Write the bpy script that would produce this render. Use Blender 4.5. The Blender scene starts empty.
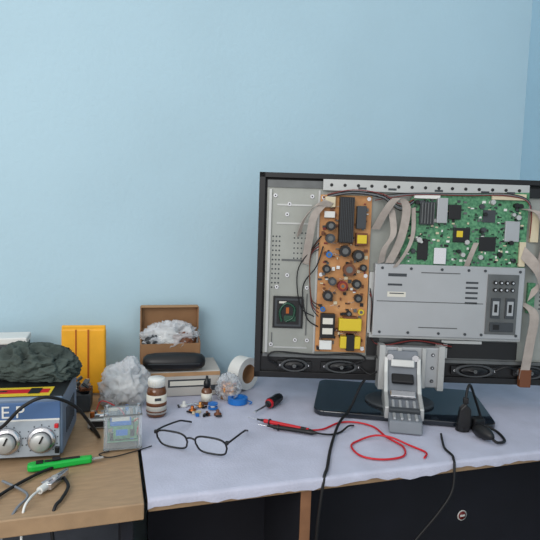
import bpy, bmesh, math, random
from mathutils import Vector, Matrix, Euler, noise
random.seed(7)
TH=math.radians(17.2); CT,ST=math.cos(TH),math.sin(TH)
TZ=0.75
bpy.context.scene.view_settings.view_transform='Standard'

def S(X,Y,z=0.0):  # X, Y: camera-relative positions back-projected from image pixel coordinates
    """camera-relative frame (metres, worked out from image pixels, camera at origin) -> room frame (x along bench, y to wall)"""
    rx,ry=X+.189,Y-.81
    return Vector((rx*CT+ry*ST, -rx*ST+ry*CT, TZ+z))

# ---------------- materials
def lin(c):
    return tuple(((v/255)/12.92 if v/255<=.04045 else ((v/255+.055)/1.055)**2.4) for v in c)+(1,)
MATS={}
def mat(name,col,rough=.5,metal=0,var=.0,scale=30,bump=0,bscale=200,alpha=1,trans=0,ior=1.45,coat=0,col2=None,stretch=None,detail=3):
    if name in MATS: return MATS[name]
    m=bpy.data.materials.new(name); m.use_nodes=True
    nt=m.node_tree; b=nt.nodes['Principled BSDF']
    b.inputs['Roughness'].default_value=rough; b.inputs['Metallic'].default_value=metal
    b.inputs['Alpha'].default_value=alpha; b.inputs['Transmission Weight'].default_value=trans
    b.inputs['IOR'].default_value=ior; b.inputs['Coat Weight'].default_value=coat
    tc=nt.nodes.new('ShaderNodeTexCoord'); vec=tc.outputs['Object']
    if stretch:
        mp=nt.nodes.new('ShaderNodeMapping'); mp.inputs['Scale'].default_value=stretch
        nt.links.new(vec,mp.inputs['Vector']); vec=mp.outputs['Vector']
    if var>0 or col2:
        n=nt.nodes.new('ShaderNodeTexNoise'); n.inputs['Scale'].default_value=scale; n.inputs['Detail'].default_value=detail
        nt.links.new(vec,n.inputs['Vector'])
        r=nt.nodes.new('ShaderNodeValToRGB')
        c1=lin(col)
        if col2: ca,cb=c1,lin(col2)
        else:
            ca=tuple(v*(1-var) for v in c1[:3])+(1,); cb=tuple(min(1,v*(1+var)) for v in c1[:3])+(1,)
        r.color_ramp.elements[0].color=ca; r.color_ramp.elements[1].color=cb
        r.color_ramp.elements[0].position=.35; r.color_ramp.elements[1].position=.65
        nt.links.new(n.outputs['Fac'],r.inputs['Fac']); nt.links.new(r.outputs['Color'],b.inputs['Base Color'])
    else: b.inputs['Base Color'].default_value=lin(col)
    if bump>0:
        n2=nt.nodes.new('ShaderNodeTexNoise'); n2.inputs['Scale'].default_value=bscale; n2.inputs['Detail'].default_value=4
        nt.links.new(vec,n2.inputs['Vector'])
        bp=nt.nodes.new('ShaderNodeBump'); bp.inputs['Strength'].default_value=bump; bp.inputs['Distance'].default_value=.002
        nt.links.new(n2.outputs['Fac'],bp.inputs['Height']); nt.links.new(bp.outputs['Normal'],b.inputs['Normal'])
    MATS[name]=m; return m

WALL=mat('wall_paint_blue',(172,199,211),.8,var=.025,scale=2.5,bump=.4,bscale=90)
WALL2=mat('wall_blue_side_dimmed',(148,182,200),.8,var=.03,scale=2.5,bump=.4,bscale=90)  # darker copy of the wall blue: side wall's dimmer light put into colour
FLOOR=mat('floor_laminate',(110,90,72),.5,var=.2,scale=8,stretch=(1,8,1))
WOOD=mat('bench_wood',(158,130,100),.5,var=.10,scale=14,stretch=(2,9,2),bump=.1,detail=6)
FOAM=mat('foam_underlay',(182,183,199),.65,var=.07,scale=14,bump=.5,bscale=220,detail=6)
PANELW=mat('panel_edge_wood',(138,98,70),.5,var=.1)
NAVY=mat('dark_panel_and_shade',(20,22,32),.8,var=.2,scale=6)
GREYP=mat('grey_panel',(66,72,82),.6,var=.1)
BLACK=mat('black_plastic',(17,17,19),.42,var=.1)
GLOSS=mat('gloss_black',(22,28,36),.08,coat=.6)
RUB=mat('black_rubber',(14,14,16),.55)
STEEL=mat('galvanised_steel',(150,152,146),.45,metal=.35,var=.05,scale=20)
STEEL2=mat('zinc_plate',(180,181,179),.38,metal=.45,var=.04,scale=12)
SHIELD=mat('shield_plate',(166,168,170),.4,metal=.4,var=.04,scale=9)
STEELD=mat('dark_steel',(98,100,100),.4,metal=.5,var=.1)  # plain darker steel for ribs, brackets and small parts
PLG=mat('grey_plastic',(112,117,124),.45,var=.05)
DKG=mat('dark_grey',(56,60,64),.5)
CONE=mat('speaker_frame',(58,60,62),.5,var=.1)
ORPCB=mat('phenolic_board',(172,118,70),.5,var=.12,scale=40,col2=(192,140,88))
GRPCB=mat('green_board',(52,108,76),.4,col2=(92,148,108),scale=160)
WHITE=mat('white_plastic',(214,214,210),.45)
CREAM=mat('cream_plastic',(200,188,160),.5)
YEL=mat('yellow_tape',(206,180,40),.5)
RED=mat('red_rubber',(190,24,36),.4)
DRED=mat('dark_red_wire',(118,36,34),.5)
BLUE=mat('blue_plastic',(24,104,180),.4)
GREEN=mat('green_plastic',(20,170,64),.4)
DGREEN=mat('dim_green_lens',(26,66,48),.2)
BROWN=mat('brown_resin',(104,60,34),.5)
COPPER=mat('copper',(170,96,50),.35,metal=.8)
CHROME=mat('bright_metal',(205,205,208),.22,metal=.9)
RIBBON=mat('ribbon_cable',(158,148,140),.55,var=.08,scale=60)
CARD=mat('cardboard',(140,104,72),.8,var=.08,scale=20)
CARDI=mat('cardboard_light',(166,130,94),.8,var=.08,scale=20)
CLOTH=mat('dark_cloth',(64,74,70),.95,var=.25,scale=25,bump=.6,bscale=300)
BAG=mat('poly_bag',(225,228,232),.22,alpha=.42,bump=.4,bscale=60)
BAG2=mat('poly_bag_clear',(215,220,225),.2,alpha=.35)
YPACK=mat('yellow_packet',(232,166,36),.5,var=.06)
YPACK2=mat('packet_stripe',(170,84,24),.5)
ACR=mat('acrylic',(225,235,240),.08,alpha=.13)
LENS=mat('lens_glass',(225,232,236),.03,alpha=.12)
PSUB=mat('station_body',(104,120,140),.45,var=.06)
PSUN=mat('station_name_strip',(70,100,142),.45)
PSUF=mat('station_face',(158,166,174),.4,var=.05)
AMB=mat('amber_glass',(100,60,34),.2,coat=.4)
LABEL=mat('paper_label',(208,204,192),.7)
BOXG=mat('printed_box',(176,172,166),.7,var=.06,scale=10)
BRASS=mat('brass',(180,124,70),.3,metal=.8)

# ---------------- mesh builder
class B:
    def __init__(s): s.v=[];s.f=[];s.m=[];s.sm=[];s.mats=[]
    def mi(s,m):
        if m not in s.mats: s.mats.append(m)
        return s.mats.index(m)
    def add(s,vs,fs,m,smooth=False,M=None):
        o=len(s.v); k=s.mi(m)
        for v in vs:
            v=Vector(v); s.v.append(M@v if M else v)
        for f in fs: s.f.append([i+o for i in f]); s.m.append(k); s.sm.append(smooth)
    def merge(s,o,M):
        off=len(s.v); s.v+=[M@v for v in o.v]
        for f,k,sm in zip(o.f,o.m,o.sm): s.f.append([i+off for i in f]); s.m.append(s.mi(o.mats[k])); s.sm.append(sm)
    def bm(s,bm,m,M=None,smooth=False):
        bm.verts.ensure_lookup_table(); bm.verts.index_update()
        s.add([v.co.copy() for v in bm.verts],[[v.index for v in f.verts] for f in bm.faces],m,smooth,M); bm.free()
    def box(s,c,size,m,rot=(0,0,0),bev=0,seg=2):
        b=bmesh.new(); bmesh.ops.create_cube(b,size=1)
        for v in b.verts: v.co=Vector((v.co.x*size[0],v.co.y*size[1],v.co.z*size[2]))
        if bev>0: bmesh.ops.bevel(b,geom=b.edges[:],offset=bev,segments=seg,affect='EDGES',profile=.5)
        s.bm(b,m,Matrix.Translation(c)@Euler([math.radians(a) for a in rot]).to_matrix().to_4x4())
    def cyl(s,c,r,h,m,rot=(0,0,0),r2=None,seg=20,M=None):
        r2=r if r2 is None else r2
        vs=[]
        for i in range(seg):
            a=2*math.pi*i/seg; vs.append((r*math.cos(a),r*math.sin(a),-h/2))
        for i in range(seg):
            a=2*math.pi*i/seg; vs.append((r2*math.cos(a),r2*math.sin(a),h/2))
        MM=M or (Matrix.Translation(c)@Euler([math.radians(a) for a in rot]).to_matrix().to_4x4())
        s.add(vs,[[i,(i+1)%seg,(i+1)%seg+seg,i+seg] for i in range(seg)],m,True,MM)
        s.add(vs,[list(range(seg))[::-1],list(range(seg,2*seg))],m,False,MM)
    def lathe(s,prof,m,c=(0,0,0),rot=(0,0,0),seg=28,sc=(1,1,1),smooth=True,closed=False):
        vs=[];fs=[];n=len(prof)
        for (r,z) in prof:
            for i in range(seg):
                a=2*math.pi*i/seg; vs.append((r*math.cos(a)*sc[0],r*math.sin(a)*sc[1],z*sc[2]))
        rng=range(n) if closed else range(n-1)
        for j in rng:
            k=(j+1)%n
            for i in range(seg): fs.append([j*seg+i,j*seg+(i+1)%seg,k*seg+(i+1)%seg,k*seg+i])
        if not closed:
            fs.append(list(range(seg))[::-1]); fs.append([(n-1)*seg+i for i in range(seg)])
        s.add(vs,fs,m,smooth,Matrix.Translation(c)@Euler([math.radians(a) for a in rot]).to_matrix().to_4x4())
    def tube(s,pts,r,m,seg=8,sub=6,closed=False):
        P=smoothpts(pts,sub,closed) if sub>1 else [Vector(p) for p in pts]
        n=len(P); vs=[];fs=[]; last=None
        for i,p in enumerate(P):
            if closed: t=P[(i+1)%n]-P[i-1]
            else: t=P[min(i+1,n-1)]-P[max(i-1,0)]
            if t.length<1e-9: t=Vector((0,0,1))
            t.normalize()
            if last is None:
                a=Vector((0,0,1)) if abs(t.z)<.9 else Vector((1,0,0))
                x=t.cross(a).normalized()
            else:
                x=(last-t*last.dot(t)); x.normalize()
            last=x; y=t.cross(x)
            rr=r[min(i*len(r)//n,len(r)-1)] if isinstance(r,(list,tuple)) else r
            for k in range(seg):
                a=2*math.pi*k/seg; vs.append(p+x*math.cos(a)*rr+y*math.sin(a)*rr)
        for i in range(n if closed else n-1):
            j=(i+1)%n
            for k in range(seg): fs.append([i*seg+k,i*seg+(k+1)%seg,j*seg+(k+1)%seg,j*seg+k])
        s.add(vs,fs,m,True)
        if not closed: s.add(vs,[list(range(seg))[::-1],[(n-1)*seg+k for k in range(seg)]],m,False)
    def band(s,pts,w,m,th=.0008,sub=5):
        P=smoothpts(pts,sub); w=Vector(w)/2; n=len(P); vs=[];fs=[]
        for i,p in enumerate(P):
            t=(P[min(i+1,n-1)]-P[max(i-1,0)]).normalized(); q=t.cross(w).normalized()*th
            vs+= [p-w-q,p+w-q,p+w+q,p-w+q]
        for i in range(n-1):
            for k in range(4): fs.append([i*4+k,i*4+(k+1)%4,i*4+4+(k+1)%4,i*4+4+k])
        fs+=[[3,2,1,0],[(n-1)*4+k for k in range(4)]]
        s.add(vs,fs,m)
    def prism(s,poly,d0,d1,m,plane='xy',bev=0):
        n=len(poly)
        f={'xy':lambda p,d:(p[0],p[1],d),'xz':lambda p,d:(p[0],d,p[1]),'yz':lambda p,d:(d,p[0],p[1])}[plane]
        b=bmesh.new()
        lo=[b.verts.new(f(p,d0)) for p in poly]; hi=[b.verts.new(f(p,d1)) for p in poly]
        b.faces.new(lo[::-1]); b.faces.new(hi)
        for i in range(n): b.faces.new([lo[i],lo[(i+1)%n],hi[(i+1)%n],hi[i]])
        bmesh.ops.recalc_face_normals(b,faces=b.faces[:])
        if bev>0: bmesh.ops.bevel(b,geom=b.edges[:],offset=bev,segments=2,affect='EDGES',profile=.5)
        s.bm(b,m)
    def blob(s,c,rad,m,amp=.2,freq=3,seed=0,sub=4,smooth=True,ridged=False,fine=1):
        b=bmesh.new(); bmesh.ops.create_icosphere(b,subdivisions=sub,radius=1)
        for v in b.verts:
            n=v.co.normalized(); q=n*freq+Vector((seed*7.3,seed*3.1,seed))
            d=noise.noise(q)+.5*fine*noise.noise(q*2.1)+.25*fine*noise.noise(q*4.3)
            if ridged: d=.6-abs(d)*2
            k=1+amp*d
            co=Vector((n.x*rad[0]*k,n.y*rad[1]*k,n.z*rad[2]*k))
            co+=Vector(c)
            if co.z<0.0005 and c[2]>=0: co.z=0.0005
            v.co=co
        s.bm(b,m,smooth=smooth)
    def done(s,name,loc=(0,0,0),yaw=0,room=False,parent=None,rot=None):
        me=bpy.data.meshes.new(name); me.from_pydata([tuple(v) for v in s.v],[],s.f)
        for m in s.mats: me.materials.append(m)
        me.polygons.foreach_set('material_index',s.m); me.polygons.foreach_set('use_smooth',s.sm)
        me.update()
        b=bmesh.new(); b.from_mesh(me); bmesh.ops.recalc_face_normals(b,faces=b.faces[:]); b.to_mesh(me); b.free()
        o=bpy.data.objects.new(name,me); bpy.context.collection.objects.link(o)
        o.location=loc; o.rotation_euler=(0,0,math.radians(yaw)-(0 if room else TH))
        if parent: o.parent=parent
        return o
def smoothpts(pts,sub=6,closed=False):
    P=[Vector(p) for p in pts]; n=len(P); out=[]
    if n<3 : 
        return [P[0].lerp(P[-1],i/sub) for i in range(sub+1)]
    for i in range(n if closed else n-1):
        g=(lambda k:P[k%n]) if closed else (lambda k:P[max(0,min(n-1,k))])
        p0,p1,p2,p3=g(i-1),g(i),g(i+1),g(i+2)
        for k in range(sub):
            t=k/sub
            out.append(.5*((2*p1)+(p2-p0)*t+(2*p0-5*p1+4*p2-p3)*t*t+(3*p1-p0-3*p2+p3)*t**3))
    if not closed: out.append(P[-1])
    return out

# ================= ROOM (room frame: x along bench, y to wall)
def slab(name,lo,hi,m):
    b=B(); c=[(lo[i]+hi[i])/2 for i in range(3)]
    b.box((0,0,0),[hi[i]-lo[i] for i in range(3)],m); return b.done(name,c,room=True)
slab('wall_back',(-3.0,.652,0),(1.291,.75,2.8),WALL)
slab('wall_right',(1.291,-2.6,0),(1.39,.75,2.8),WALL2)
slab('floor',(-3.0,-2.6,-.05),(1.39,.75,0),FLOOR)

# workbench (foam covered)
b=B()
b.box((.64,.325,TZ-.016),(1.275,.64,.024),WOOD,bev=.002)
for x in (.286,1.25):
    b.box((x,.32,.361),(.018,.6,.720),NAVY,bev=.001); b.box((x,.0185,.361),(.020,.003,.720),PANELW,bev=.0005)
b.box((.64,.25,.40),(1.24,.018,.62),NAVY)  # added panel: its dark colour stands in for the shade under the bench
b.done('workbench',(0,0,0),room=True)
b=B()
b.box((-.42,.315,TZ-.0145),(.83,.66,.028),WOOD,bev=.002)
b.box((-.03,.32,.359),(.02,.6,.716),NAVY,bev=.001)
b.box((-.80,.32,.359),(.02,.6,.716),PANELW,bev=.001)
b.box((-.42,.25,.40),(.76,.018,.62),GREYP)
b.done('workbench',(0,0,0),room=True)
# foam sheet
b=B(); nx,ny=110,40; vs=[];fs=[]
for j in range(ny+3):
    for i in range(nx+1):
        x=.001+1.27*i/nx
        if j<3:
            w=.004*noise.noise(Vector((x*9,0,3)))+.002*noise.noise(Vector((x*40,0,3)))
            y=-.005+w*.5-(.002 if j<2 else 0); z=[-.017+w*2.6,-.005,-.0005][j]
        else:
            y=.004+.63*(j-3)/(ny-1); z=-.0006+.0007*noise.noise(Vector((x*14,y*14,0)))
        vs.append((x,y,TZ+z))
for j in range(ny+2):
    for i in range(nx): k=j*(nx+1)+i; fs.append([k,k+1,k+nx+2,k+nx+1])
b.add(vs,fs,FOAM,True); b.done('foam_underlay_sheet',(0,0,0),room=True)

# ================= TELEVISION (back removed)
u=.00253
def tx(a): return (a-152)*u
def tz(v): return .064+(203-v)*u
def TP(a,v,d): return (tx(a),-d,tz(v))
t=B()
def tb(a0,a1,v0,v1,d0,d1,m,bev=0):
    t.box(((tx(a0)+tx(a1))/2,-(d0+d1)/2,(tz(v0)+tz(v1))/2),(abs(a1-a0)*u,abs(d1-d0),abs(v1-v0)*u),m,bev=bev)
def tc(a,v,r,d0,d1,m,seg=14,r2=None): t.cyl((tx(a),-(d0+d1)/2,tz(v)),r*u,abs(d1-d0),m,rot=(90,0,0),seg=seg,r2=None if r2 is None else r2*u)
tb(0,304,0,203,-.045,-.008,BLACK,.004)                 # front half shell
tb(0,304,0,5,-.01,.012,BLACK,.001); tb(0,304,197,203,-.01,.012,BLACK,.001)
tb(0,6,0,203,-.01,.012,BLACK,.001); tb(298,304,0,203,-.01,.012,BLACK,.001)
tb(8,296,9,180,-.009,.002,STEEL)                       # chassis
tb(8,62,7,14,.002,.006,STEELD); 
tb(10,12.5,16,178,.002,.008,STEEL2); tb(58,60,16,178,.002,.006,STEEL2)
tb(62,262,5,16,.002,.014,STEEL2,.001)
for a in range(70,260,13): tc(a,10.5,1.6,.014,.0148,BLACK)
for a in (96,125,170,215,240): tb(a,a+8,12,14,.014,.0146,DKG)
tb(262,298,8,17,.002,.013,BLACK,.001)
# left bay perforation, embossed ribs, inlet window
for i in range(12):
    for j in range(3): tc(15+j*3.2,62+i*4.6,.9,.002,.0026,DKG,8)
for i in range(6):
    for j in range(5): tc(36+j*3.6,58+i*5,.8,.002,.0026,DKG,8)
for v in (30,48,172): tb(18,52,v,v+1.6,.002,.004,STEEL2)
tb(16,17,158,170,.002,.004,STEELD); tb(50,51,118,160,.002,.005,STEELD); tb(24,44,84,86,.002,.0035,STEELD)
for (a,v) in ((16,22),(52,22),(16,170),(52,165),(30,100),(50,112),(20,112),(30,30),(40,165),(28,40)): tc(a,v,2,.002,.005,CHROME,10); tc(a,v,.8,.005,.0055,BLACK,8)
tb(17,47,121,153,.002,.008,BLACK,.001); tb(19,45,123,151,.008,.0085,DKG)
tb(21,43,125,149,.0085,.009,BLACK)
t.tube([TP(26,146,.011),TP(24,136,.011),TP(30,128,.011),TP(38,132,.011),TP(37,142,.011),TP(30,146,.011)],1.3*u,DGREEN,seg=8)
tb(28,40,140,146,.009,.011,DGREEN,.001); tb(30,33,132,138,.009,.011,COPPER); tb(23,30,126,128,.009,.0095,LABEL)
# phenolic power board
tb(60,110,20,175,.010,.0125,ORPCB)
for a,v in ((63,23),(107,23),(63,98),(107,98),(63,171),(107,171)): tc(a,v,2,.002,.0145,CHROME,10)
tb(78,92,22,66,.0125,.034,BLACK,.001)
for i in range(8): tb(79+i*1.7,79.6+i*1.7,23,65,.034,.036,DKG)
tb(95,104,30,52,.0125,.03,DKG,.001); tb(64,74,22,32,.0125,.026,CREAM,.001); tb(64,74,36,42,.0125,.022,WHITE)
tb(95,106,56,68,.0125,.032,BROWN,.001); tb(96,105,58,66,.032,.034,YEL)
for (a,v,r,h,m) in ((70,50,4.5,.04,BLACK),(70,62,4.5,.04,DKG),(85,74,5.5,.035,BLACK),(98,78,5.5,.035,BLACK),(70,78,3,.025,BLUE),
   (90,92,6,.03,BROWN),(104,90,3.4,.024,BLACK),(68,92,4,.03,BLACK),(74,104,4,.03,DKG),(84,108,5,.034,DRED),(84,108,3,.036,COPPER),(98,106,4.5,.03,BLACK),
   (100,120,4,.03,BLACK),(70,118,5,.034,BLACK),(66,132,2.5,.02,BLUE),(92,136,3,.022,BLACK),(104,134,3,.02,YEL)):
    tc(a,v,r,.0125,h,m)
    tc(a,v,r*.55,h,h+.0005,STEELD)
tb(64,78,136,160,.0125,.030,BLACK,.001); tb(66,76,140,146,.030,.031,LABEL); tb(66,76,150,156,.030,.031,LABEL)
tb(82,104,140,152,.0125,.034,YEL,.002); tb(86,100,138,154,.0125,.03,BROWN,.001)
tb(84,104,158,170,.0125,.03,YEL,.002); tb(90,98,156,172,.0125,.032,BLACK,.001)
tb(64,76,163,172,.0125,.024,WHITE,.001)
for i in range(170):
    a=random.uniform(62,107); v=random.uniform(22,172); w=random.uniform(1,3.6); h=random.uniform(1,3.6)
    tb(a-w/2,a+w/2,v-h/2,v+h/2,.0125,random.uniform(.014,.021),random.choice([BLACK,CREAM,BROWN,DKG,WHITE,STEELD,BROWN,BROWN,BLACK,DRED]))
for i in range(26):
    a=random.uniform(63,98); v=random.uniform(24,170); t.tube([TP(a,v,.013),TP(a+4,v+random.uniform(-2,2),.015),TP(a+8,v+random.uniform(-4,4),.013)],.0004,CHROME,seg=5,sub=2)
# green logic board
t.prism([(tx(140),tz(30)),(tx(152),tz(16)),(tx(262),tz(12)),(tx(262),tz(88)),(tx(140),tz(90))],-.0145,-.012,GRPCB,'xz')
tb(156,170,24,46,.0145,.026,DKG,.001); tb(172,182,20,44,.0145,.028,SHIELD,.001); tb(184,196,26,40,.0145,.022,BLACK,.001)
for i in range(5): tb(157+i*2.8,158+i*2.8,25,45,.026,.03,STEELD)
tb(190,206,48,62,.0145,.020,BLACK,.001); tb(193,199,51,57,.020,.0206,YEL); tb(216,232,56,70,.0145,.017,BLACK); tb(218,230,30,42,.0145,.017,DKG)
tb(240,254,40,60,.0145,.020,SHIELD,.001); tb(156,166,60,80,.0145,.020,BLACK,.001); tb(172,184,68,84,.0145,.022,CHROME,.001)
tb(225,258,14,20,.0145,.022,CREAM,.001); tb(150,175,17,21,.0145,.022,WHITE,.001); tb(255,261,60,84,.0145,.022,CREAM,.001)
for i in range(30): tc(random.uniform(150,256),random.uniform(22,84),random.uniform(1.2,2.6),.0145,random.uniform(.02,.028),random.choice([DKG,STEEL2,BLACK]),12)
for i in range(280):
    a=random.uniform(146,258); v=random.uniform(22,84); w=random.uniform(.8,3.6); h=random.uniform(.8,2.4)
    tb(a-w/2,a+w/2,v-h/2,v+h/2,.0145,random.uniform(.0152,.017),random.choice([BLACK,CREAM,STEELD,DKG,WHITE,BLACK,DGREEN,DGREEN]))
# shield plate
tb(115,261,85,156,.002,.028,SHIELD,.002)
tb(113,263,154,159,.002,.016,STEEL2,.001); tb(111,116,94,155,.002,.012,STEEL2,.001)
for a in (122,150,180,206,222,256): 
    for v in (89,152): tc(a,v,1.4,.028,.0295,DKG,10)
tb(128,146,94,97,.028,.0284,DKG); tb(128,142,104,106,.028,.0284,DKG); tb(128,146,112,117,.028,.0284,LABEL); tb(130,144,113,114,.0284,.0288,DKG)
tb(160,198,92,93,.028,.0286,STEELD); tb(160,198,146,147,.028,.0286,STEELD); tb(118,222,121,121.8,.028,.0284,STEELD)
for i in range(5): tb(204,216,100+i*5,102+i*5,.028,.0284,DKG)
tb(225,255,92,151,.028,.031,STEELD,.001)
for i in range(4):
    for j in range(2): tc(232+i*5.6,100+j*7,2,.031,.035,BLACK,12); tc(232+i*5.6,100+j*7,1,.035,.036,CHROME,8)
for a in (229,243): tb(a,a+9,115,135,.031,.034,DKG,.001); tb(a+1.5,a+7.5,118,132,.034,.0346,SHIELD); tb(a+3,a+6,121,129,.0346,.035,BLACK)
tb(229,252,139,148,.031,.034,DKG,.001); tb(232,238,141,146,.034,.035,BLACK)
# right bay
tb(262,296,18,178,.002,.004,STEEL)
for v in (40,80,120,160): tc(288,v,2,.002,.006,CHROME,10)
tb(266,274,30,60,.004,.014,CREAM,.001); tb(268,275,100,130,.004,.012,GRPCB)
for i in range(10): tc(282,90+i*4,1,.004,.0045,DKG,8)
# lower chassis
tb(112,262,159,180,.002,.005,STEELD); tb(190,262,161,178,.005,.009,BLACK,.001); tb(112,124,160,178,.005,.009,BLACK)
tb(186,226,160,163,.009,.011,STEEL2); tb(188,192,160,178,.009,.012,STEEL2)
tb(6,298,180,197,-.009,.004,BLACK)
tb(8,120,179,182,.002,.010,STEELD); tb(186,296,180,183,.002,.010,STEELD)
for (a0,a1) in ((26,54),(70,104),(200,240),(262,290)):
    cx=(a0+a1)/2; hw=(a1-a0)/2*u; z=tz(190)
    t.lathe([(1,-.004),(1,.005),(.90,.007),(.80,.005)],CONE,(tx(cx),-.010,z),(90,0,0),sc=(hw,6.6*u,1),seg=28)
    t.lathe([(.78,.0),(.6,.003),(.3,.0005),(.26,.005),(.05,.007)],BLACK,(tx(cx),-.0155,z),(90,0,0),sc=(hw,6.2*u,1),seg=24)
    tc(cx,190,1.8,.016,.0225,STEELD,12)
    for s_ in (-1,1): tb(cx+s_*(a1-a0)/2-3,cx+s_*(a1-a0)/2+3,186,194,.004,.013,BLACK,.001); tc(cx+s_*(a1-a0)/2*.98,190,1.2,.013,.0145,CHROME,8)
# mounting bracket for stand
tb(126,182,166,206,.010,.036,SHIELD,.003)
tb(122,128,164,208,.006,.044,STEEL2,.001); tb(180,186,164,208,.006,.044,STEEL2,.001)
tb(140,144,166,206,.036,.042,STEEL2,.001); tb(164,168,166,206,.036,.042,STEEL2,.001)
for a in (133,175,154):
    for v in (173,186,199): tc(a,v,1.8,.036,.0375,DKG,10); tc(a,v,.9,.0375,.039,CHROME,8)
tb(147,161,176,198,.036,.038,STEELD)
# stand, swivelled a little against the panel
st=B()
st.prism([(-.005,.15),(-.046,.15),(-.056,.10),(-.085,.055),(-.142,.034),(-.192,.026),(-.200,.001),(-.155,.001),(-.155,.0135),(-.005,.0135)],-.036,.036,PLG,'yz',.003)
for x0 in (-.044,.034):
    st.prism([(-.052,.135),(-.066,.10),(-.096,.060),(-.150,.042),(-.150,.0145),(-.02,.0145),(-.02,.135)],x0,x0+.010,STEEL2,'yz',.002)
st.box((0,-.074,.088),(.052,.010,.026),BLACK,rot=(-54,0,0),bev=.003)
st.box((0,-.058,.122),(.056,.008,.018),STEEL2,rot=(-20,0,0),bev=.002)
st.box((0,-.100,.058),(.060,.008,.022),CHROME,rot=(-64,0,0),bev=.003)
st.box((0,-.150,.036),(.070,.014,.012),DKG,rot=(10,0,0),bev=.003)
for x in (-.024,-.008,.008,.024): st.box((x,-.130,.042),(.007,.03,.008),SHIELD,rot=(20,0,0),bev=.002); st.box((x,-.176,.031),(.007,.026,.006),SHIELD,rot=(8,0,0),bev=.002)
st.cyl((-.03,-.05,.135),.008,.010,CHROME,rot=(90,0,0)); st.cyl((.03,-.05,.135),.008,.010,CHROME,rot=(90,0,0))
bp=[]
for cx,cy,a0 in ((.185,.10,0),(-.185,.10,90),(-.185,-.10,180),(.185,-.10,270)):
    for k in range(6):
        a=math.radians(a0+18*k); bp.append((cx+.025*math.cos(a),cy+.03*math.sin(a)))
st.prism(bp,.0005,.0125,GLOSS,'xy',.002)
st.lathe([(.085,0),(.085,.006),(.078,.009)],DKG,(0,-.02,.012),sc=(1,.8,1))
t.merge(st,Matrix.Translation((-.012,0,0))@Matrix.Rotation(math.radians(-9),4,'Z'))
# cabling
def tw(pts,r,m): t.tube([TP(*p) for p in pts],r*u,m,seg=6)
def rb(pts,w,m=RIBBON): t.band([TP(*p) for p in pts],w,m)
U=u
rb([(47,88,.012),(50,62,.03),(54,40,.034),(66,26,.028)],(7*U,0,-2*U)); rb([(40,60,.012),(44,45,.028),(56,30,.036),(70,30,.03)],(4*U,0,4*U))
rb([(114,52,.02),(122,34,.036),(132,22,.036),(142,30,.03),(138,60,.032),(128,84,.03)],(8*U,0,0)); rb([(120,84,.03),(122,70,.04),(130,55,.038),(128,30,.02)],(6*U,0,2*U))
rb([(134,88,.03),(144,72,.034),(150,55,.026),(150,30,.018)],(4*U,0,1*U),RIBBON)
rb([(258,70,.022),(270,84,.035),(276,100,.03),(268,112,.02)],(3*U,0,12*U)); rb([(262,120,.012),(272,130,.03),(270,160,.03),(268,196,.022)],(9*U,0,0)); rb([(258,28,.02),(272,34,.03),(280,60,.02),(276,90,.01)],(8*U,0,0))
rb([(204,86,.022),(206,76,.030),(212,62,.024)],(5*U,0,0),RIBBON)
tb(264,275,186,204,.010,.026,BROWN,.002)
for k in range(4): tw([(66,20+k,.02),(90,15+k*1.2,.026),(118,18+k*1.3,.03),(136,27+k*2,.028),(150,22+k,.02)],.5,[DRED,BLACK,PLG,BLACK][k])
for k in range(3): tw([(112,20+k*2,.02),(150,16+k*.9,.022),(200,15+k,.022),(240,14+k*1.1,.024),(262,22+k,.02),(266,50+k*3,.012)],.45,[BLACK,PLG,DRED][k])
tw([(62,150,.014),(50,140,.02),(46,110,.012),(58,90,.02),(64,70,.02)],.7,BLACK); tw([(62,60,.014),(52,74,.02),(40,96,.012),(44,130,.012),(58,140,.014)],.6,BLACK)
for k in range(3): tw([(112,110+k*3,.014),(114,125,.02+.003*k),(116,160,.012),(130,164+k*2,.016),(160,160+k,.012),(196,164+k*2,.014)],.6,[BLACK,DRED,BLACK][k])
tw([(24,190,.012),(14,184,.02),(20,176,.02),(60,178,.018),(100,176,.018),(110,182,.016),(90,188,.02)],.9,BLACK)
tw([(106,190,.012),(116,196,.02),(126,186,.03),(120,176,.02)],.9,BLACK); tw([(240,190,.012),(252,184,.02),(262,190,.014)],.9,BLACK)
for k in range(4): tw([(62,128+k*4,.014),(54,120+k*2,.022),(52,80+k,.014),(60,64+k*3,.02)],.5,[BROWN,BLACK,DRED,DKG][k])
t.done('flat_screen_television',S(.352,1.30,.0005),0)

# ================= LEFT GROUP
b=B(); W,D,H=.20,.165,.118
b.box((-W/2,D/2,H/2+.004),(W,D,H-.008),PSUB,bev=.004)
b.box((-W/2,D/2+.004,H-.001),(W-.002,D-.006,.004),BLACK,bev=.001)
b.box((-W/2,-.001,H*.80),(W-.008,.004,.032),PSUN,bev=.001)
b.box((-W/2,-.002,.042),(W-.010,.004,.068),PSUF,bev=.001)
b.box((-W/2,-.003,.078),(W-.01,.003,.003),WHITE)
for x in (-.036,-.096,-.156):
    b.lathe([(.025,0),(.025,.004),(.022,.007)],CHROME,(x,-.004,.040),(90,0,0))
    b.lathe([(.018,0),(.0175,.012),(.014,.015)],STEEL2,(x,-.009,.040),(90,0,0)); b.box((x+.003,-.0245,.047),(.003,.003,.014),BLACK,rot=(0,25,0))
    b.lathe([(.0185,.002),(.0182,.006)],DKG,(x,-.009,.040),(90,0,0))
    for k in range(11):
        a=math.radians(-45+27*k); b.box((x+.028*math.cos(a),-.0045,.040+.028*math.sin(a)),(.002,.001,.002),DKG)
b.box((-.010,-.006,.066),(.007,.006,.008),RED,bev=.001); b.box((-.009,-.006,.020),(.008,.006,.012),BLACK,bev=.001)
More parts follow.
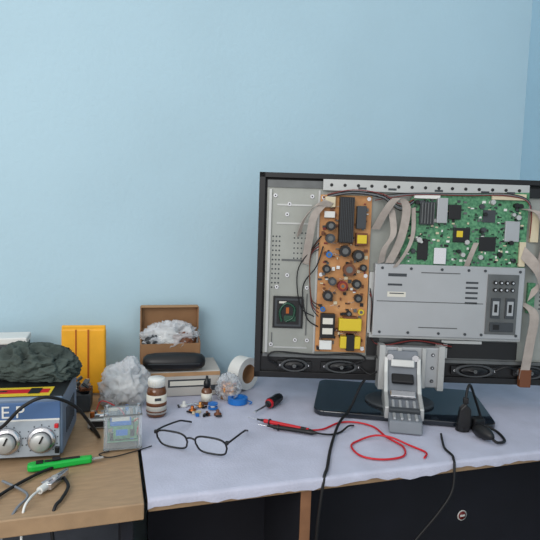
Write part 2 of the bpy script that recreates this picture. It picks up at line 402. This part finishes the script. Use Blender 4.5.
b.box((-.100,.035,H+.0015),(.15,.05,.001),YEL); b.box((-.100,.035,H+.0022),(.14,.022,.001),RED); b.box((-.055,.035,H+.003),(.02,.03,.001),BLACK); b.box((-.13,.035,H+.003),(.05,.006,.0008),BLACK)
for x in (-.02,-W+.02):
    for y in (.02,D-.02): b.cyl((x,y,.003),.008,.006,RUB)
for i in range(7): b.box((.0005,.04+i*.014,.06),(.001,.005,.05),DKG)
ps=b.done('soldering_station',S(-.378,.940,.0005),12)
cu=bpy.data.curves.new('station_lettering','FONT'); cu.body='W.E.P'; cu.size=.032; cu.extrude=.0004; cu.space_character=1.05
to=bpy.data.objects.new('station_lettering',cu); bpy.context.collection.objects.link(to); to.parent=ps; to.location=(-.148,-.0038,.083); to.rotation_euler=(math.pi/2,0,0); cu.materials.append(WHITE)

# cloth
b=B()
b.blob((0,0,.022),(.076,.050,.040),CLOTH,amp=.32,freq=1.8,seed=3,sub=6,fine=.7,ridged=True)
b.blob((.035,-.012,.014),(.046,.042,.026),CLOTH,amp=.35,freq=2.2,seed=5,sub=5,fine=.6,ridged=True)
b.blob((-.03,-.01,.034),(.042,.036,.034),CLOTH,amp=.4,freq=2.0,seed=9,sub=5,fine=.6,ridged=True)
b.blob((.0,-.030,.010),(.070,.024,.014),CLOTH,amp=.35,freq=2.4,seed=10,sub=5,fine=.6)
b.done('crumpled_cloth',S(-.480,1.065,.1195),8)
# storage box behind
b=B(); b.box((0,0,.072),(.13,.070,.144),DKG,bev=.004); b.box((0,0,.152),(.134,.074,.016),WHITE,bev=.003); b.box((.0,-.0365,.10),(.09,.003,.05),LABEL,bev=.001); b.box((.0,-.0385,.11),(.06,.002,.012),BLUE)
b.done('storage_box',S(-.655,1.245,.0005),17)
# yellow packet
b=B()
b.box((0,0,.088),(.108,.016,.17),YPACK,bev=.006,seg=3); b.box((.012,-.0085,.088),(.004,.002,.165),YPACK2); b.box((-.018,-.0085,.088),(.003,.002,.165),YPACK2); b.box((0,-.001,.174),(.106,.01,.012),YPACK,bev=.002)
b.done('yellow_padded_envelope',S(-.468,1.30,.0005),10)
# parts tray
b=B(); b.box((0,0,.006),(.10,.07,.010),DKG,bev=.002)
for s_,ax in ((-1,0),(1,0)): b.box((s_*.049,0,.022),(.004,.07,.04),DKG,bev=.001); b.box((0,s_*.034,.022),(.10,.004,.04),DKG,bev=.001)
for i in range(50):
    b.box((random.uniform(-.04,.04),random.uniform(-.025,.025),random.uniform(.03,.068)),(random.uniform(.008,.034),random.uniform(.004,.014),random.uniform(.004,.012)),random.choice([STEELD,CHROME,BLACK,CREAM,STEELD,DKG,BROWN]),rot=(random.uniform(-40,40),random.uniform(-40,40),random.uniform(0,180)))
b.done('parts_tray',S(-.468,1.20,.0005),14)
# poly bag
b=B(); b.blob((0,0,.046),(.054,.042,.052),BAG,amp=.42,freq=2.0,seed=2,sub=5,ridged=True,fine=.6); b.blob((0,0,.035),(.036,.026,.032),WHITE,amp=.5,freq=2.4,seed=8,ridged=True,fine=.6); b.blob((.012,0,.088),(.02,.016,.026),BAG,amp=.6,freq=2.4,seed=4,ridged=True,fine=.6); b.blob((-.03,-.018,.018),(.024,.02,.02),BAG,amp=.5,freq=2.6,seed=6,ridged=True,fine=.6)
b.done('plastic_bag',S(-.345,1.240,.0005),0)
# metal drive + parts on top
b=B(); b.box((0,0,.010),(.085,.06,.020),STEEL2,bev=.002); b.box((0,0,.0205),(.07,.046,.002),STEELD,bev=.0005); b.lathe([(.018,0),(.018,.002),(.006,.003)],CHROME,(-.015,0,.021)); b.box((.026,-.005,.024),(.018,.025,.006),BLACK,bev=.001); b.box((-.01,-.031,.01),(.05,.003,.012),BLACK)
b.box((.012,.016,.024),(.03,.008,.006),CREAM,bev=.001); b.cyl((-.034,-.018,.026),.005,.012,COPPER,seg=12); b.cyl((.036,.02,.026),.004,.012,BLUE,seg=12)
b.tube([(-.03,.02,.022),(-.02,.03,.04),(.01,.01,.035),(.03,-.02,.03),(.045,-.045,.004)],.0012,RED,seg=6)
b.done('metal_drive_unit',S(-.346,1.118,.0005),12)
# acrylic tester
b=B(); w,d,h=.070,.055,.066
for x in (-w/2,w/2): b.box((x,0,h/2+.004),(.002,d,h),ACR)
for y in (-d/2,d/2): b.box((0,y,h/2+.004),(w,.002,h),ACR)
b.box((0,0,h+.005),(w+.004,d+.004,.002),ACR); b.box((0,0,.005),(w+.004,d+.004,.0025),ACR)
b.box((0,0,.018),(w-.008,d-.008,.002),GRPCB); b.box((0,0,.046),(w-.010,d-.012,.002),GRPCB)
b.box((-.004,-.004,.051),(.040,.026,.008),BLUE,bev=.001); b.box((-.004,-.004,.0555),(.034,.018,.001),LABEL)
for x in (-w/2+.004,w/2-.004):
    for y in (-d/2+.004,d/2-.004): b.cyl((x,y,h/2+.004),.0022,h+.008,CHROME,seg=10); b.cyl((x,y,h+.008),.004,.004,CHROME,seg=6); b.cyl((x,y,.002),.004,.004,CHROME,seg=6)
for i in range(22): b.box((random.uniform(-.028,.028),random.uniform(-.020,.018),.024),(random.uniform(.004,.012),random.uniform(.004,.01),random.uniform(.006,.014)),random.choice([BLACK,CREAM,STEEL2,BLUE,DKG,BROWN]))
for i in range(8): b.box((random.uniform(-.026,.026),random.uniform(-.018,.018),.049),(random.uniform(.004,.008),random.uniform(.004,.006),.005),random.choice([BLACK,CREAM,DKG]))
for i in range(3): b.cyl((-.02+i*.016,-.018,.028),.0045,.014,BLACK,seg=14); b.cyl((-.02+i*.016,-.018,.0352),.003,.0006,STEEL2,seg=12)
b.box((.004,-.0225,.034),(.044,.0015,.022),GRPCB); b.box((-.002,-.0235,.036),(.022,.0015,.012),BLUE); b.box((.018,-.0235,.034),(.008,.002,.014),BLACK)
b.tube([(.02,-.01,.05),(.03,-.02,.06),(.026,-.022,.03),(.018,-.018,.02)],.001,RED,seg=6); b.tube([(.016,-.01,.05),(.02,-.024,.055),(.02,-.022,.03),(.01,-.018,.02)],.001,RUB,seg=6)
for z in (.005,h+.005):
    for y in (-d/2,d/2): b.box((0,y,z),(w+.004,.0018,.003),STEELD)
    for x in (-w/2,w/2): b.box((x,0,z),(.0018,d,.003),STEELD)
b.done('acrylic_component_tester',S(-.284,1.005,.0005),16)
# utility knife
b=B()
b.prism([(-.058,-.007),(-.05,-.011),(.0,-.010),(.03,-.008),(.05,-.008),(.052,.006),(.0,.010),(-.05,.011),(-.058,.007)],.001,.013,GREEN,'xy',.003)
b.box((.0,0,.0135),(.06,.006,.003),BLACK,bev=.001); b.box((-.01,0,.016),(.014,.010,.004),BLACK,bev=.001); b.box((.060,-.001,.007),(.022,.009,.001),CHROME)
b.box((-.038,0,.014),(.012,.012,.002),BLACK,bev=.0005)
b.done('utility_knife',S(-.366,.908,.0005),23)
# crocodile clip near edge
b=B()
for s_ in (-1,1):
    b.prism([(-.028,s_*.001),(-.024,s_*.010),(.0,s_*.007),(.03,s_*.003),(.034,s_*.0005),(.0,s_*.001)],.003,.013,CHROME,'xy',.0005)
b.cyl((-.002,0,.008),.005,.014,STEEL2,seg=14); b.cyl((-.03,0,.008),.006,.02,WHITE,rot=(0,90,0),seg=14)
b.done('crocodile_clip',S(-.352,.845,.0005),75)
def cable(name,pts,r,m,extra=None):
    b=B(); P=[S(p[0],p[1],p[2]) for p in pts]; c=P[0].copy()
    b.tube([p-c for p in P],r,m,seg=8,sub=8)
    return b.done(name,c,room=True)
cable('soldering_iron_cable',[(-.50,.915,.07),(-.47,.895,.075),(-.43,.895,.115),(-.395,.91,.128),(-.362,.95,.10),(-.345,.99,.05),(-.34,1.03,.006),(-.36,1.062,.004),(-.372,1.075,.004)],.0032,RUB)
cable('clip_lead',[(-.362,.808,.009),(-.364,.778,.012),(-.366,.758,.0),(-.364,.748,-.05),(-.352,.744,-.12),(-.347,.74,-.3)],.002,WHITE)
cable('mains_cord',[(-.362,.925,.006),(-.380,.89,.005),(-.398,.86,.005),(-.42,.80,.005),(-.425,.752,.003),(-.42,.735,-.03),(-.40,.735,-.06),(-.385,.735,-.12),(-.39,.735,-.3)],.0028,RUB)
cable('mains_cord',[(-.345,.86,.005),(-.325,.83,.005),(-.32,.79,.005),(-.322,.768,.002),(-.322,.758,-.03),(-.315,.757,-.10),(-.32,.757,-.3)],.0028,RUB)
cable('sensor_cord',[(-.44,.84,.005),(-.39,.81,.005),(-.375,.79,.005),(-.378,.76,.003),(-.385,.738,-.02),(-.40,.73,-.07),(-.43,.73,-.10),(-.46,.72,-.13)],.002,PLG)
cable('hookup_wire',[(-.30,.968,.004),(-.315,.955,.003),(-.29,.945,.003),(-.25,.975,.003),(-.225,1.0,.003)],.0012,RUB)

# ================= MIDDLE GROUP
b=B(); b.box((0,0,.0325),(.20,.135,.065),BOXG,bev=.002); b.box((.02,-.0678,.034),(.11,.001,.02),DKG); b.box((.02,-.0684,.034),(.10,.001,.012),LABEL)
b.box((0,-.0678,.058),(.198,.001,.010),CARDI); b.box((-.075,-.0684,.034),(.03,.001,.04),LABEL); b.box((.085,-.0684,.02),(.02,.001,.014),DKG)
b.done('printed_carton',S(-.235,1.375,.0005),14)
b=B(); w,d,h=.155,.075,.085; tk=.003
b.box((0,0,tk/2),(w,d,tk),CARD)
b.box((0,-d/2,h*.35),(w,tk,h*.7),CARD); b.box((0,d/2,h/2),(w,tk,h),CARD)
for s_ in (-1,1): b.prism([(-d/2,0),(d/2,0),(d/2,h),(-d/2,h*.7)],s_*w/2-tk/2,s_*w/2+tk/2,CARD,'yz')
b.box((0,d/2-.004,h+.032),(w,tk,.068),CARD,rot=(4,0,0)); b.box((0,d/2-.016,h+.066),(w,.026,tk),CARDI,rot=(0,0,0))
for s_ in (-1,1): b.box((s_*w/2,d/2-.016,h+.034),(tk,.022,.062),CARD)
b.blob((0,-.008,.068),(.066,.028,.040),BAG,amp=.5,freq=2.2,seed=11,sub=5,ridged=True,fine=.6)
b.blob((-.01,-.004,.055),(.05,.026,.034),WHITE,amp=.4,freq=2.4,seed=12,ridged=True,fine=.6)
b.blob((.035,-.018,.062),(.03,.018,.022),BROWN,amp=.4,freq=3,seed=14,ridged=True)
b.blob((-.045,-.02,.064),(.02,.014,.016),DKG,amp=.4,freq=3,seed=15,ridged=True)
b.done('open_cardboard_box',S(-.268,1.398,.066),15)
# glasses case
b=B(); b.lathe([(.001,-.080),(.012,-.078),(.020,-.070),(.024,-.05),(.0255,0),(.024,.05),(.020,.070),(.012,.078),(.001,.080)],BLACK,(0,0,.0235),(0,90,0),sc=(.92,1.10,1))
b.box((0,-.0278,.0235),(.13,.002,.0015),DKG)
b.done('eyeglass_case',S(-.240,1.316,.0665),10)
# amber jar
b=B(); b.lathe([(.020,0),(.0225,.003),(.0225,.058),(.020,.066),(.016,.069),(.016,.074)],AMB); b.lathe([(.0231,.008),(.0231,.052)],LABEL); b.lathe([(.0233,.026),(.0233,.034)],BROWN); b.lathe([(.0233,.012),(.0233,.015)],BROWN); b.box((0,-.0235,.044),(.014,.001,.006),DKG)
b.lathe([(.0195,.070),(.0195,.087),(.018,.089)],WHITE)
for i in range(24):
    a=i*math.pi/12; b.box((.0196*math.cos(a),.0196*math.sin(a),.078),(.001,.001,.012),LABEL)
b.done('amber_jar',S(-.254,1.174,.0005),20)
b=B(); b.lathe([(.012,0),(.0135,.003),(.0135,.034),(.009,.040),(.006,.042)],AMB); b.lathe([(.0137,.008),(.0137,.028)],LABEL); b.lathe([(.0085,.041),(.008,.056),(.004,.06),(.003,.07)],BLACK)
b.done('dropper_bottle',S(-.148,1.262,.0005))
b=B(); b.blob((0,0,.028),(.028,.024,.032),BAG2,amp=.5,freq=2.2,seed=21,sub=5,ridged=True,fine=.6); b.blob((0,0,.018),(.02,.017,.02),BRASS,amp=.7,freq=4,seed=22,ridged=True)
for i in range(14): b.cyl((random.uniform(-.018,.018),random.uniform(-.014,.012),random.uniform(.01,.045)),.003,.014,random.choice([BRASS,CHROME,COPPER]),rot=(random.uniform(0,90),random.uniform(0,90),0),seg=8)
b.done('bag_of_brass_parts',S(-.098,1.305,.0005))
b=B(); R=.044
b.lathe([(.026,-.019),(R,-.019),(R,.019),(.026,.019)],WHITE,(0,0,R),(90,0,0),seg=40,closed=True,smooth=False); b.lathe([(.024,-.0192),(.026,-.0192),(.026,.0192),(.024,.0192)],CARD,(0,0,R),(90,0,0),seg=40,closed=True,smooth=False)
b.done('white_tape_roll',S(-.064,1.39,.0005),52)
b=B(); b.lathe([(.017,0),(.025,0),(.025,.014),(.017,.014)],BLUE,seg=36,closed=True,smooth=False); b.tube([(.024,0,.006),(.036,-.008,.004),(.030,-.018,.003)],.0015,BLUE,seg=6)
b.done('blue_tape_roll',S(-.071,1.275,.0005))
b=B(); b.cyl((0,0,.003),.012,.004,BLUE); b.cyl((0,0,.008),.006,.008,WHITE); b.cyl((0,0,.013),.012,.003,BLUE); b.done('wire_spool',S(-.128,1.225,.0005))
for i,(x,y,m) in enumerate(((-.20,1.235,WHITE),(-.175,1.205,COPPER),(-.112,1.185,BROWN),(-.16,1.235,BRASS))):
    b=B(); b.lathe([(.009,0),(.009,.004),(.004,.006),(.004,.012),(.003,.013)],m,seg=16); b.cyl((.012,.004,.0035),.003,.016,CHROME,rot=(0,90,30),seg=10); b.cyl((-.012,-.006,.0025),.0022,.014,BLACK,rot=(0,90,110),seg=10)
    b.done('small_fitting',S(x,y,.0005),i*40)
b=B()
for i in range(8): b.box((random.uniform(-.02,.02),random.uniform(-.012,.012),.003),(random.uniform(.005,.014),random.uniform(.004,.008),.005),random.choice([BLACK,CREAM,BLUE,BROWN,DKG]),rot=(0,0,random.uniform(0,180)))
b.done('loose_electronic_components',S(-.150,1.185,.0005))

# eyeglasses
b=B()
def rim(cx):
    pts=[]
    for k in range(28):
        a=2*math.pi*k/28; c,s_=math.cos(a),math.sin(a); n=3.2
        x=abs(c)**(2/n)*(1 if c>0 else -1)*.0325; z=abs(s_)**(2/n)*(1 if s_>0 else -1)*.0200
        pts.append((cx+x*(1-.06*(z<0)),-.004+.010*(-z/.02)*.9,.0225+z))
    return pts
for cx in (-.0415,.0415):
    p=rim(cx); b.tube(p,.0019,BLACK,seg=8,sub=1,closed=True)
    b.add(p,[list(range(28))],LENS)
b.tube([(-.0095,-.008,.031),(0,-.010,.034),(.0095,-.008,.031)],.0018,BLACK)
for s_ in (-1,1):
    b.box((s_*.0755,-.008,.035),(.006,.006,.007),BLACK,bev=.001)
    b.tube([(s_*.0775,-.008,.035),(s_*.078,.03,.031),(s_*.075,.09,.021),(s_*.071,.115,.012),(s_*.067,.135,.0035)],.0020,BLACK,seg=8)
    b.tube([(s_*.012,-.006,.027),(s_*.009,.002,.021),(s_*.011,.002,.015)],.001,LENS,seg=6)
b.done('eyeglasses',S(-.141,.980,.0005),-17)

# screwdriver
b=B(); b.lathe([(.003,0),(.011,.004),(.013,.015),(.0115,.035),(.013,.055),(.009,.064),(.005,.068)],BLACK,(0,0,.013),(0,90,0),seg=10,smooth=False); b.lathe([(.0125,.056),(.0098,.063),(.007,.066)],RED,(0,0,.013),(0,90,0),seg=10)
b.lathe([(.0025,.066),(.0025,.12),(.0032,.126),(.0008,.134)],CHROME,(0,0,.013),(0,90,0),seg=10)
b.done('screwdriver',S(.036,1.290,.0005),180+62)
def probe(name,P,Q,cm,path):
    b=B(); p=S(P[0],P[1],.007); q=S(Q[0],Q[1],.007); c=p.copy(); d=(q-p)
    b.tube([p-c,p+d*.18-c],.0010,CHROME,sub=2); b.tube([p+d*.16-c,p+d*.24-c,p+d*.30-c],[.002,.003,.0045],BLACK,seg=10,sub=3)
    b.tube([p+d*.28-c,p+d*.6-c,q-c],.0046,cm,seg=10,sub=3); b.tube([p+d*.36-c,p+d*.38-c],.007,BLACK,seg=12,sub=2); b.tube([q-d*.12-c,q-c,q+d*.06-c],[.0048,.0036,.0028],BLACK,seg=10,sub=3)
    b.tube([q+d*.02-c]+[S(*w)-c for w in path],.0021,cm,seg=8,sub=8)
    b.done(name,c,room=True)
probe('test_lead_probe',(-.04,1.16),(.095,1.095),RED,[(.13,1.115,.003),(.17,1.155,.003),(.21,1.160,.003),(.245,1.135,.003),(.262,1.08,.003),(.285,1.035,.003),(.275,.99,.003),(.23,.972,.003),(.19,.985,.003),(.178,1.03,.003),(.20,1.06,.003),(.235,1.075,.008),(.268,1.065,.009),(.30,1.04,.004),(.325,1.01,.003),(.315,.985,.003)])
probe('test_lead_probe',(-.015,1.118),(.105,1.082),RUB,[(.14,1.085,.003),(.165,1.10,.003),(.185,1.12,.009),(.20,1.14,.003)])
cable('power_cable',[(.245,1.262,.075),(.23,1.245,.06),(.20,1.20,.02),(.165,1.13,.010),(.135,1.02,.004),(.118,.93,.004),(.110,.902,.001),(.105,.893,-.03),(.098,.89,-.12),(.09,.89,-.35)],.0032,RUB)
cable('signal_cable',[(.385,1.10,.006),(.375,1.06,.006),(.37,1.03,.004),(.375,1.0,.003),(.372,.985,.003),(.37,.972,-.005),(.365,.962,-.05),(.34,.955,-.09),(.30,.95,-.14),(.25,.94,-.2)],.0025,RUB)
# black plug connectors
b=B()
b.prism([(-.012,0),(-.016,.02),(-.012,.052),(.0,.066),(.012,.052),(.014,.02),(.010,0)],-.009,.009,BLACK,'xz',.003)
b.box((0,0,.070),(.012,.010,.014),BLACK,bev=.002); b.tube([(0,0,.075),(.004,.008,.095),(.012,.02,.10),(.03,.04,.06),(.045,.05,.02),(.04,.03,.018)],.003,RUB)
b.lathe([(.012,0),(.015,.01),(.014,.03),(.008,.045),(.004,.05)],BLACK,(.022,-.02,.0155),(0,90,-60),seg=14)
b.cyl((-.004,.004,.006),.014,.011,BLACK,seg=18); b.box((.03,.012,.016),(.03,.022,.028),BLACK,rot=(0,0,30),bev=.005)
b.tube([(.045,-.055,.012),(.055,-.065,.006),(.075,-.045,.004),(.072,.0,.004),(.05,.02,.01)],.003,RUB)
b.done('power_plug',S(.448,1.135,.0005),-10)
# sticker on the panel under the bench
b=B(); b.lathe([(.014,0),(.014,.001)],WHITE,(0,0,0),(90,0,0)); b.lathe([(.011,0),(.011,.0016)],DRED,(0,0,0),(90,0,0)); b.box((0,-.002,0),(.014,.001,.005),WHITE)
b.done('round_sticker',(.81,.2395,.470),room=True)

# ================= camera & light
cd=bpy.data.cameras.new('camera'); cam=bpy.data.objects.new('camera',cd); bpy.context.collection.objects.link(cam)
cd.sensor_width=36; cd.lens=519/540*36; cd.clip_start=.02
cam.matrix_world=Matrix.Translation(S(0,0,.45))@Matrix.Rotation(-TH,4,'Z')@Matrix.Rotation(math.radians(85),4,'X')@Matrix.Rotation(math.radians(1.8),4,'Z')
bpy.context.scene.camera=cam
w=bpy.data.worlds.new('world'); bpy.context.scene.world=w; w.use_nodes=True
w.node_tree.nodes['Background'].inputs[0].default_value=(.97,.985,1,1); w.node_tree.nodes['Background'].inputs[1].default_value=1.04
ld=bpy.data.lights.new('assumed_daylight_area','AREA'); ld.shape='RECTANGLE'; ld.size=1.8; ld.size_y=1.5; ld.energy=44; ld.color=(1,.99,.97)  # added off-view area light for assumed daylight; no window is modelled
lo=bpy.data.objects.new('assumed_daylight_area',ld); bpy.context.collection.objects.link(lo); lo.location=(-1.6,-1.9,2.2)
lo.rotation_euler=(Vector((.3,.4,.9))-lo.location).to_track_quat('-Z','Y').to_euler()
